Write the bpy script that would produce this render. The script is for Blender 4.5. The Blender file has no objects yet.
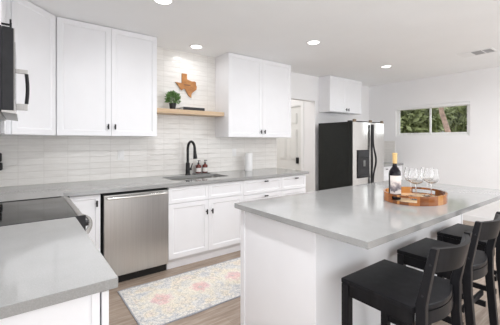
import bpy, bmesh, math, random
from mathutils import Vector, Matrix, noise
random.seed(7)
S = bpy.context.scene
COL = S.collection
PI = math.pi

# ------------------------------------------------------------------ camera, world, light, exposure
cam_d = bpy.data.cameras.new('camera'); cam = bpy.data.objects.new('camera', cam_d); COL.objects.link(cam)
cam.location = (0, 0, 1.353)
cam.rotation_euler = (PI/2, 0, -math.radians(36.9))
cam_d.sensor_width = 36.0; cam_d.sensor_fit = 'HORIZONTAL'
cam_d.lens = 304.0/500*36
cam_d.shift_y = (141-162.5)/500
cam_d.clip_start = 0.02
S.camera = cam
S.cycles.diffuse_bounces = 8; S.cycles.max_bounces = 14; S.cycles.transmission_bounces = 12

w = bpy.data.worlds.new('daylight'); S.world = w; w.use_nodes = True
bg = w.node_tree.nodes['Background']; bg.inputs['Color'].default_value = (0.96, 0.98, 1.0, 1); bg.inputs['Strength'].default_value = 2.15

def area(name, loc, rot, sx, sy, energy, col=(1, 1, 1)):
    l = bpy.data.lights.new(name, 'AREA'); l.shape = 'RECTANGLE'; l.size = sx; l.size_y = sy; l.energy = energy; l.color = col
    o = bpy.data.objects.new(name, l); o.location = loc; o.rotation_euler = rot; COL.objects.link(o); return o
area('hall_fill_light', (3.2, 4.6, 2.5), (0, 0, 0), 1.2, 0.9, 13, (1, 0.98, 0.95))  # unseen lamp added to brighten the hall

vs = S.view_settings
vs.view_transform = 'Standard'; vs.look = 'None'; vs.gamma = 1; vs.exposure = 0.33; vs.use_curve_mapping = False

# ------------------------------------------------------------------ materials
def mat(name, col, rough=0.5, metal=0.0, spec=0.5, **kw):
    m = bpy.data.materials.new(name); m.use_nodes = True
    nt = m.node_tree; b = nt.nodes['Principled BSDF']
    b.inputs['Base Color'].default_value = (*col, 1); b.inputs['Roughness'].default_value = rough
    b.inputs['Metallic'].default_value = metal; b.inputs['Specular IOR Level'].default_value = spec
    for k, v in kw.items(): b.inputs[k.replace('_', ' ')].default_value = v
    return m
def N(m, t, **kw):
    n = m.node_tree.nodes.new(t)
    for k, v in kw.items(): setattr(n, k, v)
    return n
def L(m, a, b): m.node_tree.links.new(a, b)
def B(m): return m.node_tree.nodes['Principled BSDF']
def objco(m, scale=(1, 1, 1), rot=(0, 0, 0)):
    t = N(m, 'ShaderNodeTexCoord'); mp = N(m, 'ShaderNodeMapping')
    mp.inputs['Scale'].default_value = scale; mp.inputs['Rotation'].default_value = rot
    L(m, t.outputs['Object'], mp.inputs['Vector']); return mp.outputs['Vector']
def ramp(m, fac, stops):
    r = N(m, 'ShaderNodeValToRGB'); e = r.color_ramp.elements
    while len(e) < len(stops): e.new(0.5)
    for el, (p, c) in zip(e, stops): el.position = p; el.color = (*c, 1)
    L(m, fac, r.inputs['Fac']); return r.outputs['Color']
def noisetex(m, vec, scale, detail=3, rough=0.5):
    n = N(m, 'ShaderNodeTexNoise'); n.inputs['Scale'].default_value = scale; n.inputs['Detail'].default_value = detail
    n.inputs['Roughness'].default_value = rough; L(m, vec, n.inputs['Vector']); return n.outputs['Fac']
def bump(m, h, strength=0.2, dist=0.01):
    b = N(m, 'ShaderNodeBump'); b.inputs['Strength'].default_value = strength; b.inputs['Distance'].default_value = dist
    L(m, h, b.inputs['Height']); L(m, b.outputs['Normal'], B(m).inputs['Normal'])
def soft(name, col, rough, var=0.03, scale=6, **kw):
    m = mat(name, col, rough, **kw); v = objco(m)
    L(m, ramp(m, noisetex(m, v, scale), [(0.3, tuple(c*(1-var) for c in col)), (0.7, tuple(min(1, c*(1+var)) for c in col))]), B(m).inputs['Base Color'])
    return m
def mixc(m, fac, a, b, mode='MIX'):
    x = N(m, 'ShaderNodeMix', data_type='RGBA', blend_type=mode)
    for s, val in ((x.inputs[0], fac), (x.inputs[6], a), (x.inputs[7], b)):
        if isinstance(val, (int, float)): s.default_value = val
        elif isinstance(val, tuple): s.default_value = (*val, 1)
        else: L(m, val, s)
    return x.outputs[2]
def math_(m, op, a, b=None, c=None):
    x = N(m, 'ShaderNodeMath', operation=op)
    for i, val in enumerate((a, b, c)):
        if val is None: continue
        if isinstance(val, (int, float)): x.inputs[i].default_value = val
        else: L(m, val, x.inputs[i])
    return x.outputs[0]

M = {}
M['cab'] = soft('white_cabinet_paint', (0.83, 0.83, 0.85), 0.35, 0.01)
M['wall'] = soft('wall_paint', (0.84, 0.835, 0.84), 0.6, 0.012, 2)
M['ceil'] = soft('ceiling_paint', (0.88, 0.885, 0.89), 0.75, 0.01, 3)
M['trimw'] = soft('white_trim_paint', (0.82, 0.82, 0.82), 0.4, 0.01)
M['doorp'] = soft('door_paint', (0.72, 0.72, 0.70), 0.4, 0.01)
M['black'] = soft('matte_black_metal', (0.014, 0.014, 0.015), 0.38, 0.2, 30, spec=0.3)
M['blackplastic'] = soft('black_plastic', (0.018, 0.018, 0.02), 0.3, 0.2, 30, spec=0.3)
M['fridgeside'] = soft('black_textured_steel', (0.024, 0.0255, 0.024), 0.55, 0.15, 60, spec=0.15)
M['kick'] = soft('black_kick', (0.008, 0.008, 0.008), 0.6, 0.1)
M['stool'] = None
M['plate'] = mat('white_plastic', (0.82, 0.82, 0.81), 0.35)

def steel(name, col, rough=0.3, sc=(220, 220, 2)):
    m = mat(name, col, rough, 1.0); f = noisetex(m, objco(m, sc), 1.0, 2)
    L(m, ramp(m, f, [(0.3, tuple(c*0.93 for c in col)), (0.7, tuple(c*1.05 for c in col))]), B(m).inputs['Base Color'])
    r = N(m, 'ShaderNodeMapRange'); L(m, f, r.inputs[0]); r.inputs[3].default_value = rough-0.04; r.inputs[4].default_value = rough+0.06
    L(m, r.outputs[0], B(m).inputs['Roughness']); return m
M['steel'] = steel('brushed_stainless', (0.50, 0.485, 0.47), 0.3)
M['steelL'] = steel('light_stainless', (0.70, 0.69, 0.67), 0.22)
M['sinksteel'] = steel('sink_steel', (0.50, 0.49, 0.47), 0.32, (2, 160, 160))
M['chrome'] = mat('chrome', (0.75, 0.75, 0.75), 0.12, 1.0)

def quartz():
    m = mat('grey_quartz', (0.5, 0.5, 0.5), 0.09, spec=0.65); v = objco(m)
    f = noisetex(m, v, 260, 2); g = noisetex(m, v, 9, 4)
    c = ramp(m, f, [(0.3, (0.28, 0.28, 0.275)), (0.55, (0.32, 0.32, 0.315)), (0.75, (0.37, 0.37, 0.365))])
    L(m, mixc(m, 0.35, c, ramp(m, g, [(0.35, (0.30, 0.30, 0.295)), (0.65, (0.345, 0.345, 0.34))])), B(m).inputs['Base Color'])
    return m
M['quartz'] = quartz()

def tile(name, axis):
    m = mat(name, (0.8, 0.79, 0.77), 0.1)
    t = N(m, 'ShaderNodeTexCoord'); s = N(m, 'ShaderNodeSeparateXYZ'); c = N(m, 'ShaderNodeCombineXYZ')
    L(m, t.outputs['Object'], s.inputs[0]); L(m, s.outputs[axis], c.inputs[0]); L(m, s.outputs[2], c.inputs[1])
    mp = N(m, 'ShaderNodeMapping'); mp.inputs['Location'].default_value = (0.03, -0.914, 0); L(m, c.outputs[0], mp.inputs[0])
    v = mp.outputs[0]
    b = N(m, 'ShaderNodeTexBrick'); b.offset = 0.0; b.squash = 1.0
    L(m, v, b.inputs['Vector'])
    b.inputs['Color1'].default_value = (0.82, 0.80, 0.77, 1); b.inputs['Color2'].default_value = (0.77, 0.75, 0.72, 1)
    b.inputs['Mortar'].default_value = (0.72, 0.70, 0.67, 1)
    b.inputs['Scale'].default_value = 1.0; b.inputs['Mortar Size'].default_value = 0.0022; b.inputs['Mortar Smooth'].default_value = 0.15
    b.inputs['Bias'].default_value = -0.35; b.inputs['Brick Width'].default_value = 0.21; b.inputs['Row Height'].default_value = 0.0665
    mp3 = N(m, 'ShaderNodeMapping'); mp3.inputs['Scale'].default_value = (7, 45, 1); L(m, v, mp3.inputs[0])
    gl = ramp(m, noisetex(m, mp3.outputs[0], 1.0, 4, 0.6), [(0.3, (0.94, 0.935, 0.925)), (0.7, (1.03, 1.03, 1.03))])
    L(m, mixc(m, 1.0, b.outputs['Color'], gl, 'MULTIPLY'), B(m).inputs['Base Color'])
    mp2 = N(m, 'ShaderNodeMapping'); mp2.inputs['Scale'].default_value = (8, 22, 1); L(m, v, mp2.inputs[0])
    n = noisetex(m, mp2.outputs[0], 1.0, 3)
    h = math_(m, 'SUBTRACT', math_(m, 'MULTIPLY', n, 0.8), math_(m, 'MULTIPLY', b.outputs['Fac'], 0.8))
    bump(m, h, 0.6, 0.006)
    return m
M['tile'] = tile('handmade_glossy_tile', 0); M['tileY'] = tile('handmade_glossy_tile_side', 1)

def planks():
    m = mat('oak_plank_floor', (0.4, 0.3, 0.25), 0.42); v = objco(m)
    b = N(m, 'ShaderNodeTexBrick'); b.offset = 0.37; L(m, v, b.inputs['Vector'])
    b.inputs['Color1'].default_value = (0.36, 0.275, 0.21, 1); b.inputs['Color2'].default_value = (0.25, 0.185, 0.14, 1); b.inputs['Mortar'].default_value = (0.12, 0.09, 0.07, 1)
    b.inputs['Scale'].default_value = 1; b.inputs['Mortar Size'].default_value = 0.0015; b.inputs['Brick Width'].default_value = 1.25; b.inputs['Row Height'].default_value = 0.165
    g = noisetex(m, objco(m, (1.6, 16, 1)), 2.2, 6, 0.62); g2 = noisetex(m, objco(m, (4, 90, 1)), 1.5, 3)
    c = mixc(m, 0.65, b.outputs['Color'], ramp(m, g, [(0.3, (0.17, 0.115, 0.085)), (0.5, (0.36, 0.28, 0.22)), (0.70, (0.58, 0.50, 0.43))]))
    c = mixc(m, 0.25, c, ramp(m, g2, [(0.35, (0.22, 0.16, 0.12)), (0.65, (0.45, 0.37, 0.30))]))
    L(m, c, B(m).inputs['Base Color']); bump(m, g2, 0.06, 0.002); return m
M['floor'] = planks()

def wood(name, a, b, c, sc, rough=0.45, spec=0.5):
    m = mat(name, b, rough, spec=spec); f = noisetex(m, objco(m, sc), 1.0, 5, 0.6)
    L(m, ramp(m, f, [(0.3, a), (0.5, b), (0.72, c)]), B(m).inputs['Base Color']); bump(m, f, 0.05, 0.002); return m
M['shelfwood'] = wood('pale_oak', (0.52, 0.36, 0.22), (0.62, 0.45, 0.29), (0.70, 0.53, 0.36), (3, 30, 40))
M['traybase'] = wood('pale_glossy_wood', (0.55, 0.36, 0.20), (0.66, 0.46, 0.28), (0.74, 0.55, 0.36), (6, 50, 40), 0.15)
M['boardwood'] = wood('orange_brown_wood', (0.30, 0.115, 0.03), (0.43, 0.185, 0.055), (0.56, 0.28, 0.095), (9, 40, 14))
M['stool'] = wood('black_stained_wood', (0.010, 0.010, 0.011), (0.014, 0.014, 0.016), (0.021, 0.021, 0.023), (20, 20, 3), 0.34, 0.11)

def acacia():
    m = mat('striped_acacia', (0.5, 0.25, 0.1), 0.16)
    t = N(m, 'ShaderNodeTexCoord'); s = N(m, 'ShaderNodeSeparateXYZ'); L(m, t.outputs['Object'], s.inputs[0])
    ang = math_(m, 'ARCTAN2', s.outputs[1], s.outputs[0]); c = N(m, 'ShaderNodeCombineXYZ')
    L(m, math_(m, 'MULTIPLY', ang, 9.0), c.inputs[0]); vo = N(m, 'ShaderNodeTexVoronoi'); vo.voronoi_dimensions = '1D'
    vo.inputs['Scale'].default_value = 1.3; L(m, math_(m, 'MULTIPLY', ang, 3.0), vo.inputs['W'])
    r = N(m, 'ShaderNodeSeparateColor'); L(m, vo.outputs['Color'], r.inputs[0])
    col = ramp(m, r.outputs[0], [(0.1, (0.12, 0.03, 0.008)), (0.45, (0.26, 0.075, 0.015)), (0.75, (0.42, 0.15, 0.035)), (1.0, (0.62, 0.32, 0.11))])
    L(m, mixc(m, 0.15, col, ramp(m, noisetex(m, objco(m, (14, 14, 60)), 2, 4), [(0.35, (0.28, 0.10, 0.03)), (0.65, (0.55, 0.27, 0.1))])), B(m).inputs['Base Color']); return m
M['acacia'] = acacia()

def rugmat():
    m = mat('faded_medallion_rug', (0.6, 0.58, 0.55), 0.95, spec=0.1)
    t = N(m, 'ShaderNodeTexCoord'); s = N(m, 'ShaderNodeSeparateXYZ'); L(m, t.outputs['Object'], s.inputs[0])
    x, y = s.outputs[0], s.outputs[1]                       # origin = rug centre
    v = objco(m)
    warp = math_(m, 'MULTIPLY', math_(m, 'SUBTRACT', noisetex(m, v, 17, 4, 0.7), 0.5), 0.22)
    # medallions along the centre line, every 0.37 m
    px = math_(m, 'SUBTRACT', math_(m, 'PINGPONG', math_(m, 'ADD', x, 4.0), 0.185), 0.0)
    d = math_(m, 'ADD', math_(m, 'SQRT', math_(m, 'ADD', math_(m, 'POWER', px, 2.0), math_(m, 'POWER', y, 2.0))), warp)
    base = ramp(m, noisetex(m, v, 7, 4), [(0.30, (0.42, 0.45, 0.50)), (0.43, (0.66, 0.66, 0.66)), (0.56, (0.78, 0.68, 0.50)), (0.70, (0.76, 0.60, 0.56))])
    ln_ = math_(m, 'ABSOLUTE', math_(m, 'SUBTRACT', noisetex(m, v, 20, 2), 0.5))
    ln2 = math_(m, 'ABSOLUTE', math_(m, 'SUBTRACT', noisetex(m, v, 43, 2), 0.5))
    orn = mixc(m, 0.5, ramp(m, ln_, [(0.0, (0.22, 0.24, 0.28)), (0.03, (0.36, 0.38, 0.42)), (0.055, (0.78, 0.74, 0.67)), (0.2, (0.82, 0.76, 0.66))]), ramp(m, ln2, [(0.0, (0.26, 0.27, 0.30)), (0.03, (0.5, 0.49, 0.49)), (0.06, (0.84, 0.80, 0.74))]))
    base = mixc(m, 0.55, base, orn)
    ring = ramp(m, d, [(0.0, (0.55, 0.50, 0.48)), (0.03, (0.72, 0.42, 0.42)), (0.075, (0.75, 0.52, 0.51)), (0.10, (0.80, 0.75, 0.65)), (0.17, (0.78, 0.72, 0.58)), (0.2, (0.6, 0.6, 0.62))])
    inner = ramp(m, d, [(0.0, (1, 1, 1)), (0.10, (0.8, 0.8, 0.8)), (0.19, (0.25, 0.25, 0.25)), (0.24, (0, 0, 0))])
    c = mixc(m, math_(m, 'MULTIPLY', inner, 0.75), base, ring)
    ay = math_(m, 'ABSOLUTE', y); ax = math_(m, 'ABSOLUTE', x)
    border = math_(m, 'MAXIMUM', math_(m, 'GREATER_THAN', ay, 0.295), math_(m, 'GREATER_THAN', ax, 0.875))
    bcol = mixc(m, 0.6, ramp(m, noisetex(m, v, 30, 3), [(0.35, (0.42, 0.45, 0.50)), (0.65, (0.68, 0.68, 0.68))]), orn)
    c = mixc(m, math_(m, 'MULTIPLY', border, 0.7), c, bcol)
    edge = math_(m, 'MAXIMUM', math_(m, 'GREATER_THAN', ay, 0.352), math_(m, 'GREATER_THAN', ax, 0.93))
    c = mixc(m, edge, c, (0.36, 0.37, 0.40))
    speck = ramp(m, noisetex(m, v, 90, 2), [(0.4, (0.9, 0.9, 0.9)), (0.6, (1.18, 1.18, 1.18))])
    c = mixc(m, 0.8, c, speck, 'MULTIPLY')
    L(m, c, B(m).inputs['Base Color']); bump(m, noisetex(m, v, 300, 2), 0.3, 0.003); return m
M['rug'] = rugmat()

def glass(name, col=(1, 1, 1), ior=1.45, rough=0.0):
    return mat(name, col, rough, Transmission_Weight=1.0, IOR=ior)
M['glass'] = glass('clear_glass')
M['pane'] = glass('window_glass', (0.97, 0.98, 0.97), 1.02)
M['cooktop'] = mat('black_ceramic_glass', (0.012, 0.012, 0.013), 0.05, spec=0.36)
M['bottle'] = mat('dark_wine_glass', (0.006, 0.004, 0.008), 0.06, spec=0.3)
M['gold'] = soft('gold_foil', (0.70, 0.47, 0.20), 0.45, 0.08, 60)
M['amber'] = mat('amber_bottle', (0.13, 0.012, 0.006), 0.12, spec=0.6)
M['paper'] = soft('white_paper', (0.84, 0.84, 0.84), 0.9, 0.02, 40)
M['labelw'] = soft('white_label', (0.80, 0.78, 0.75), 0.6, 0.02, 40)
M['card'] = soft('brown_card', (0.42, 0.31, 0.2), 0.9, 0.05, 30)
M['leaf'] = soft('green_leaf', (0.15, 0.27, 0.09), 0.5, 0.5, 70)
M['treeleaf'] = soft('tree_leaf', (0.20, 0.23, 0.10), 0.6, 0.35, 3)
M['treeleaf2'] = soft('pale_tree_leaf', (0.28, 0.29, 0.15), 0.6, 0.35, 3)
M['bark'] = soft('bark', (0.26, 0.18, 0.15), 0.9, 0.3, 12)
M['ground'] = soft('dry_grass', (0.30, 0.28, 0.18), 0.95, 0.2, 3)
M['fence'] = soft('grey_fence', (0.34, 0.33, 0.36), 0.8, 0.1, 8)
M['greyplastic'] = soft('grey_tray', (0.16, 0.165, 0.16), 0.35, 0.1, 20)
M['greybook'] = soft('pale_book_cloth', (0.55, 0.53, 0.50), 0.7, 0.05, 30)
M['hinge'] = soft('brown_hinge_cover', (0.20, 0.15, 0.10), 0.6, 0.05, 30)
M['darkvent'] = soft('grey_vent_blade', (0.42, 0.42, 0.43), 0.5, 0.05)
M['screen'] = mat('dark_display', (0.01, 0.012, 0.016), 0.1)
M['slot'] = soft('scorched_wood', (0.22, 0.10, 0.045), 0.6, 0.1)
def emis(name, col, s):
    m = mat(name, (1, 1, 1), 0.5); B(m).inputs['Emission Color'].default_value = (*col, 1); B(m).inputs['Emission Strength'].default_value = s; return m
M['lamp'] = emis('lit_diffuser', (1, 0.98, 0.95), 3.5)
def labelpic():
    m = mat('wine_label_paper', (0.8, 0.75, 0.72), 0.55)
    t = N(m, 'ShaderNodeTexCoord'); s = N(m, 'ShaderNodeSeparateXYZ'); L(m, t.outputs['Object'], s.inputs[0])
    hz = math_(m, 'ADD', s.outputs[2], math_(m, 'MULTIPLY', math_(m, 'SUBTRACT', noisetex(m, objco(m), 38, 4), 0.5), 0.10))
    r = N(m, 'ShaderNodeMapRange'); L(m, hz, r.inputs[0]); r.inputs[1].default_value = 0.06; r.inputs[2].default_value = 0.17
    L(m, ramp(m, r.outputs[0], [(0.0, (0.62, 0.58, 0.58)), (0.12, (0.10, 0.09, 0.11)), (0.42, (0.30, 0.26, 0.27)), (0.55, (0.66, 0.58, 0.55)), (0.8, (0.80, 0.74, 0.70))]), B(m).inputs['Base Color']); return m
M['winelabel'] = labelpic()

# ------------------------------------------------------------------ mesh helpers (all in world coordinates)
class MB:
    def __init__(s): s.bm = bmesh.new()
    def box(s, x0, y0, z0, x1, y1, z1, bev=0.0, seg=2, mtx=None):
        r = bmesh.ops.create_cube(s.bm, size=1.0); vs_ = r['verts']
        bmesh.ops.scale(s.bm, vec=(abs(x1-x0), abs(y1-y0), abs(z1-z0)), verts=vs_)
        bmesh.ops.translate(s.bm, vec=((x0+x1)/2, (y0+y1)/2, (z0+z1)/2), verts=vs_)
        if mtx is not None: bmesh.ops.transform(s.bm, matrix=mtx, verts=vs_)
        if bev > 0:
            es = list({e for v in vs_ for e in v.link_edges})
            bmesh.ops.bevel(s.bm, geom=es, offset=bev, segments=seg, affect='EDGES', profile=0.5)
        return s
    def lathe(s, prof, c, seg=32, mtx=None, sx=1, sy=1):
        rings = []; new = []
        for r, z in prof:
            if r < 1e-6:
                v = s.bm.verts.new((c[0], c[1], c[2]+z)); rings.append([v]); new.append(v)
            else:
                ring = [s.bm.verts.new((c[0]+r*math.cos(2*PI*k/seg)*sx, c[1]+r*math.sin(2*PI*k/seg)*sy, c[2]+z)) for k in range(seg)]
                rings.append(ring); new += ring
        for a, b in zip(rings, rings[1:]):
            for k in range(seg):
                k2 = (k+1) % seg
                if len(a) == 1 and len(b) == 1: continue
                if len(a) == 1: s.bm.faces.new((a[0], b[k2], b[k]))
                elif len(b) == 1: s.bm.faces.new((a[k], a[k2], b[0]))
                else: s.bm.faces.new((a[k], a[k2], b[k2], b[k]))
        if mtx is not None: bmesh.ops.transform(s.bm, matrix=mtx, verts=new)
        return s
    def cyl(s, p0, p1, r0, r1=None, seg=16):
        p0, p1 = Vector(p0), Vector(p1); r1 = r0 if r1 is None else r1
        q = (p1-p0).to_track_quat('Z', 'Y').to_matrix().to_4x4(); q.translation = p0
        h = (p1-p0).length
        return s.lathe([(0, 0), (r0, 0), (r1, h), (0, h)], (0, 0, 0), seg, q)
    def tube(s, pts, r, seg=12, rs=None):
        pts = [Vector(p) for p in pts]; rings = []; up = Vector((1, 0, 0))
        for i, p in enumerate(pts):
            t = (pts[min(i+1, len(pts)-1)]-pts[max(i-1, 0)]).normalized()
            a = up - t*up.dot(t)
            if a.length < 1e-3: a = Vector((0, 0, 1)) - t*t.z
            a.normalize(); b = t.cross(a); up = a
            rr = rs[i] if rs else r
            rings.append([s.bm.verts.new(p+(a*math.cos(2*PI*k/seg)+b*math.sin(2*PI*k/seg))*rr) for k in range(seg)])
        for A, Bq in zip(rings, rings[1:]):
            for k in range(seg): s.bm.faces.new((A[k], A[(k+1) % seg], Bq[(k+1) % seg], Bq[k]))
        s.bm.faces.new(rings[0][::-1]); s.bm.faces.new(rings[-1]); return s
    def prism(s, poly, d0, d1, axis='z', bev=0.0, mtx=None):
        f = {'z': lambda a, b, d: (a, b, d), 'y': lambda a, b, d: (a, d, b), 'x': lambda a, b, d: (d, a, b)}[axis]
        lo = [s.bm.verts.new(f(a, b, d0)) for a, b in poly]; hi = [s.bm.verts.new(f(a, b, d1)) for a, b in poly]
        n = len(poly); fs = [s.bm.faces.new(lo[::-1]), s.bm.faces.new(hi)]
        for k in range(n): fs.append(s.bm.faces.new((lo[k], lo[(k+1) % n], hi[(k+1) % n], hi[k])))
        bmesh.ops.recalc_face_normals(s.bm, faces=fs)
        if mtx is not None: bmesh.ops.transform(s.bm, matrix=mtx, verts=lo+hi)
        if bev > 0:
            es = list({e for fc in fs[:2] for e in fc.edges})
            bmesh.ops.bevel(s.bm, geom=es, offset=bev, segments=2, affect='EDGES', profile=0.5)
        return s
    def shaker(s, w, h, t, rail, mtx, recess=0.008):
        """door: local x 0..w, z 0..h, front at y=0 looking to -y, back at y=t"""
        r = bmesh.ops.create_cube(s.bm, size=1.0); v = r['verts']
        bmesh.ops.scale(s.bm, vec=(w, t, h), verts=v); bmesh.ops.translate(s.bm, vec=(w/2, t/2, h/2), verts=v)
        front = [f for f in {f for q in v for f in q.link_faces} if f.calc_center_median().y < 1e-5][0]
        allf = set(v)
        if rail > 0:
            rr = bmesh.ops.inset_region(s.bm, faces=[front], thickness=rail, depth=0)
            r2 = bmesh.ops.inset_region(s.bm, faces=[front], thickness=0.014, depth=0)
            bmesh.ops.translate(s.bm, vec=(0, recess, 0), verts=front.verts)
            for f in rr['faces']+r2['faces']: allf |= set(f.verts)
            allf |= set(front.verts)
        bmesh.ops.transform(s.bm, matrix=mtx, verts=list(allf))
        return s

ORG = {}
def finish(name, mb, m, parent=None, origin=None, smooth=35, kind=None):
    me = bpy.data.meshes.new(name); bm = mb.bm
    bmesh.ops.recalc_face_normals(bm, faces=bm.faces)
    o_ = Vector(origin) if origin is not None else (ORG[parent.name] if parent is not None else Vector((0, 0, 0)))
    bmesh.ops.translate(bm, vec=-o_, verts=bm.verts)
    bm.to_mesh(me); bm.free()
    me.polygons.foreach_set('use_smooth', [True]*len(me.polygons)); me.set_sharp_from_angle(angle=math.radians(smooth))
    me.materials.append(m)
    o = bpy.data.objects.new(name, me); COL.objects.link(o)
    wn = o.modifiers.new('weighted_normals', 'WEIGHTED_NORMAL'); wn.keep_sharp = True; wn.weight = 100
    if parent is not None:
        o.parent = parent; o.location = o_-ORG[parent.name]
    else: o.location = o_
    ORG[o.name] = o_
    if kind: o['kind'] = kind
    return o
def thing(name, label, cat, loc, group=None):
    o = bpy.data.objects.new(name, None); COL.objects.link(o); o.location = loc; o.empty_display_size = 0.1
    o['label'] = label; o['category'] = cat
    if group: o['group'] = group
    ORG[o.name] = Vector(loc); return o
def tag(o, label, cat, group=None):
    o['label'] = label; o['category'] = cat
    if group: o['group'] = group
    return o
def struct(name, mb, m, parent=None, **k):
    return finish(name, mb, m, parent, kind=None if parent else 'structure', **k)
def dup(root, loc, label, group=None):
    r = root.copy(); COL.objects.link(r); r.location = loc; r['label'] = label
    if group: r['group'] = group
    for ch in list(root.children):
        c = ch.copy(); COL.objects.link(c); c.parent = r
        for g in list(ch.children):
            d = g.copy(); COL.objects.link(d); d.parent = c
    return r
def face_y(x, y, z): return Matrix.Translation((x, y, z))                                   # door looks to -y
def face_px(x, y, z): return Matrix.Translation((x, y, z)) @ Matrix.Rotation(PI/2, 4, 'Z')     # door looks to +x, width runs along +y

# ------------------------------------------------------------------ setting
XL, XR, YW, ZC = -0.38, 6.05, 3.74, 2.535
T = 0.12
struct('floor', MB().box(-0.6, -1.8, -0.1, 6.17, 5.4, 0), M['floor'])
struct('ceiling', MB().box(-0.6, -1.8, ZC, 6.17, 5.4, ZC+0.12), M['ceil'])
struct('wall_left', MB().box(XL-T, 0.15, 0, XL, YW+T, ZC), M['wall'])
struct('rear_light_block', MB().box(-0.6, -1.92, -0.1, 0.9, -1.8, ZC), M['wall'])  # unseen wall added to hold back light from behind the camera
struct('wall_back', MB().box(XL, YW, 0, 3.36, YW+T, ZC), M['tile'])
struct('wall_header', MB().box(3.36, YW, 2.085, 4.30, YW+T, ZC), M['wall'])
struct('wall_alcove', MB().box(4.30, YW, 0, XR, YW+T, ZC), M['wall'])
# hall behind the opening, with the entry door in its right wall
D0, D1, DH = 4.07, 4.88, 2.06
mb = MB(); mb.box(4.30, YW+T, 0, 4.42, D0, ZC); mb.box(4.30, D1, 0, 4.42, 5.4, ZC); mb.box(4.30, D0, DH, 4.42, D1, ZC)
struct('wall_hall', mb, M['wall'])
struct('wall_hall_end', MB().box(2.2, 5.4, 0, 4.42, 5.52, ZC), M['wall'])
struct('wall_hall_left', MB().box(2.08, YW+T, 0, 2.2, 5.52, ZC), M['wall'])
# right wall with the window hole
WY0, WY1, WZ0, WZ1 = 1.875, 3.15, 1.445, 2.03
mb = MB(); mb.box(XR, -1.6, 0, XR+T, WY0, ZC); mb.box(XR, WY1, 0, XR+T, YW+T, ZC); mb.box(XR, WY0, 0, XR+T, WY1, WZ0); mb.box(XR, WY0, WZ1, XR+T, WY1, ZC)
struct('wall_right', mb, M['wall'])
struct('baseboard_right', MB().box(XR-0.014, -1.6, 0, XR-0.0005, 2.99, 0.1, 0.004), M['trimw'])
struct('baseboard_alcove', MB().box(4.315, YW-0.014, 0, 5.22, YW-0.0005, 0.1, 0.004), M['trimw'])
struct('trim_1', MB().box(XR-0.008, 3.16, 0.916, XR-0.0005, YW-0.001, 1.353), M['tileY'])
# window
win = MB(); fr = 0.035
xa, xb = XR+0.035, XR+0.095
def ring(mb, y0, y1, z0, z1, f, xa, xb):
    mb.box(xa, y0, z0, xb, y0+f, z1, 0.003); mb.box(xa, y1-f, z0, xb, y1, z1, 0.003)
    mb.box(xa, y0+f, z0, xb, y1-f, z0+f, 0.003); mb.box(xa, y0+f, z1-f, xb, y1-f, z1, 0.003)
ring(win, WY0, WY1, WZ0, WZ1, fr, xa, xb)
w1 = struct('window_1', win, M['plate'])
mid = 2.52
ss = MB(); ring(ss, mid-0.02, WY1-fr-0.002, WZ0+fr+0.002, WZ1-fr-0.002, 0.028, xa+0.005, xa+0.028); struct('sash', ss, M['plate'], w1)
ss = MB(); ring(ss, WY0+fr+0.002, mid+0.02, WZ0+fr+0.002, WZ1-fr-0.002, 0.028, xa+0.03, xa+0.053); struct('sash', ss, M['plate'], w1)
struct('pane', MB().box(xa+0.014, mid+0.008, WZ0+0.065, xa+0.018, WY1-0.065, WZ1-0.065), M['pane'], w1)
struct('pane', MB().box(xa+0.04, WY0+0.065, WZ0+0.065, xa+0.044, mid-0.008, WZ1-0.065), M['pane'], w1)
bl = thing('roller_blind', 'white roller blind rolled up at the top of the window', 'blind', (XR+0.015, 2.51, WZ1-0.05))
finish('cassette', MB().box(XR-0.012, WY0+0.004, WZ1-0.06, XR+0.033, WY1-0.004, WZ1-0.003, 0.012, 3), M['trimw'], bl)
finish('pull_cord', MB().cyl((XR-0.016, WY0+0.015, WZ1+0.0), (XR-0.016, WY0+0.015, WZ0+0.1), 0.002), M['plate'], bl)

# entry door in the hall
dm = MB(); dm.box(4.335, D0+0.035, 0.008, 4.375, D1-0.035, DH-0.035)
dy0, dy1 = D0+0.035, D1-0.035; ww = (dy1-dy0-0.36)/2
for (z0, z1) in ((0.22, 0.80), (0.98, 1.58), (1.69, 1.90)):
    for k in range(2):
        ya = dy0+0.12+k*(ww+0.12)
        dm.box(4.321, ya, z0, 4.336, ya+ww, z1, 0.012, 1)
        dm.box(4.316, ya+0.03, z0+0.03, 4.322, ya+ww-0.03, z1-0.03, 0.004, 1)
d1 = struct('door_1', dm, M['doorp'])
struct('keypad_lock', MB().box(4.31, dy0+0.075, 0.91, 4.335, dy0+0.14, 1.03, 0.008, 2), M['black'], d1)
tm = MB()
tm.box(4.284, D0-0.06, 0, 4.2995, D0+0.012, DH+0.07, 0.004); tm.box(4.284, D1-0.012, 0, 4.2995, D1+0.06, DH+0.07, 0.004); tm.box(4.284, D0+0.012, DH-0.012, 4.2995, D1-0.012, DH+0.07, 0.004)
tm.box(4.3005, D0+0.0005, 0, 4.40, D0+0.03, DH-0.001); tm.box(4.3005, D1-0.03, 0, 4.40, D1-0.0005, DH-0.001); tm.box(4.3005, D0+0.03, DH-0.03, 4.40, D1-0.03, DH-0.001)
struct('trim_2', tm, M['trimw'])

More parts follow.
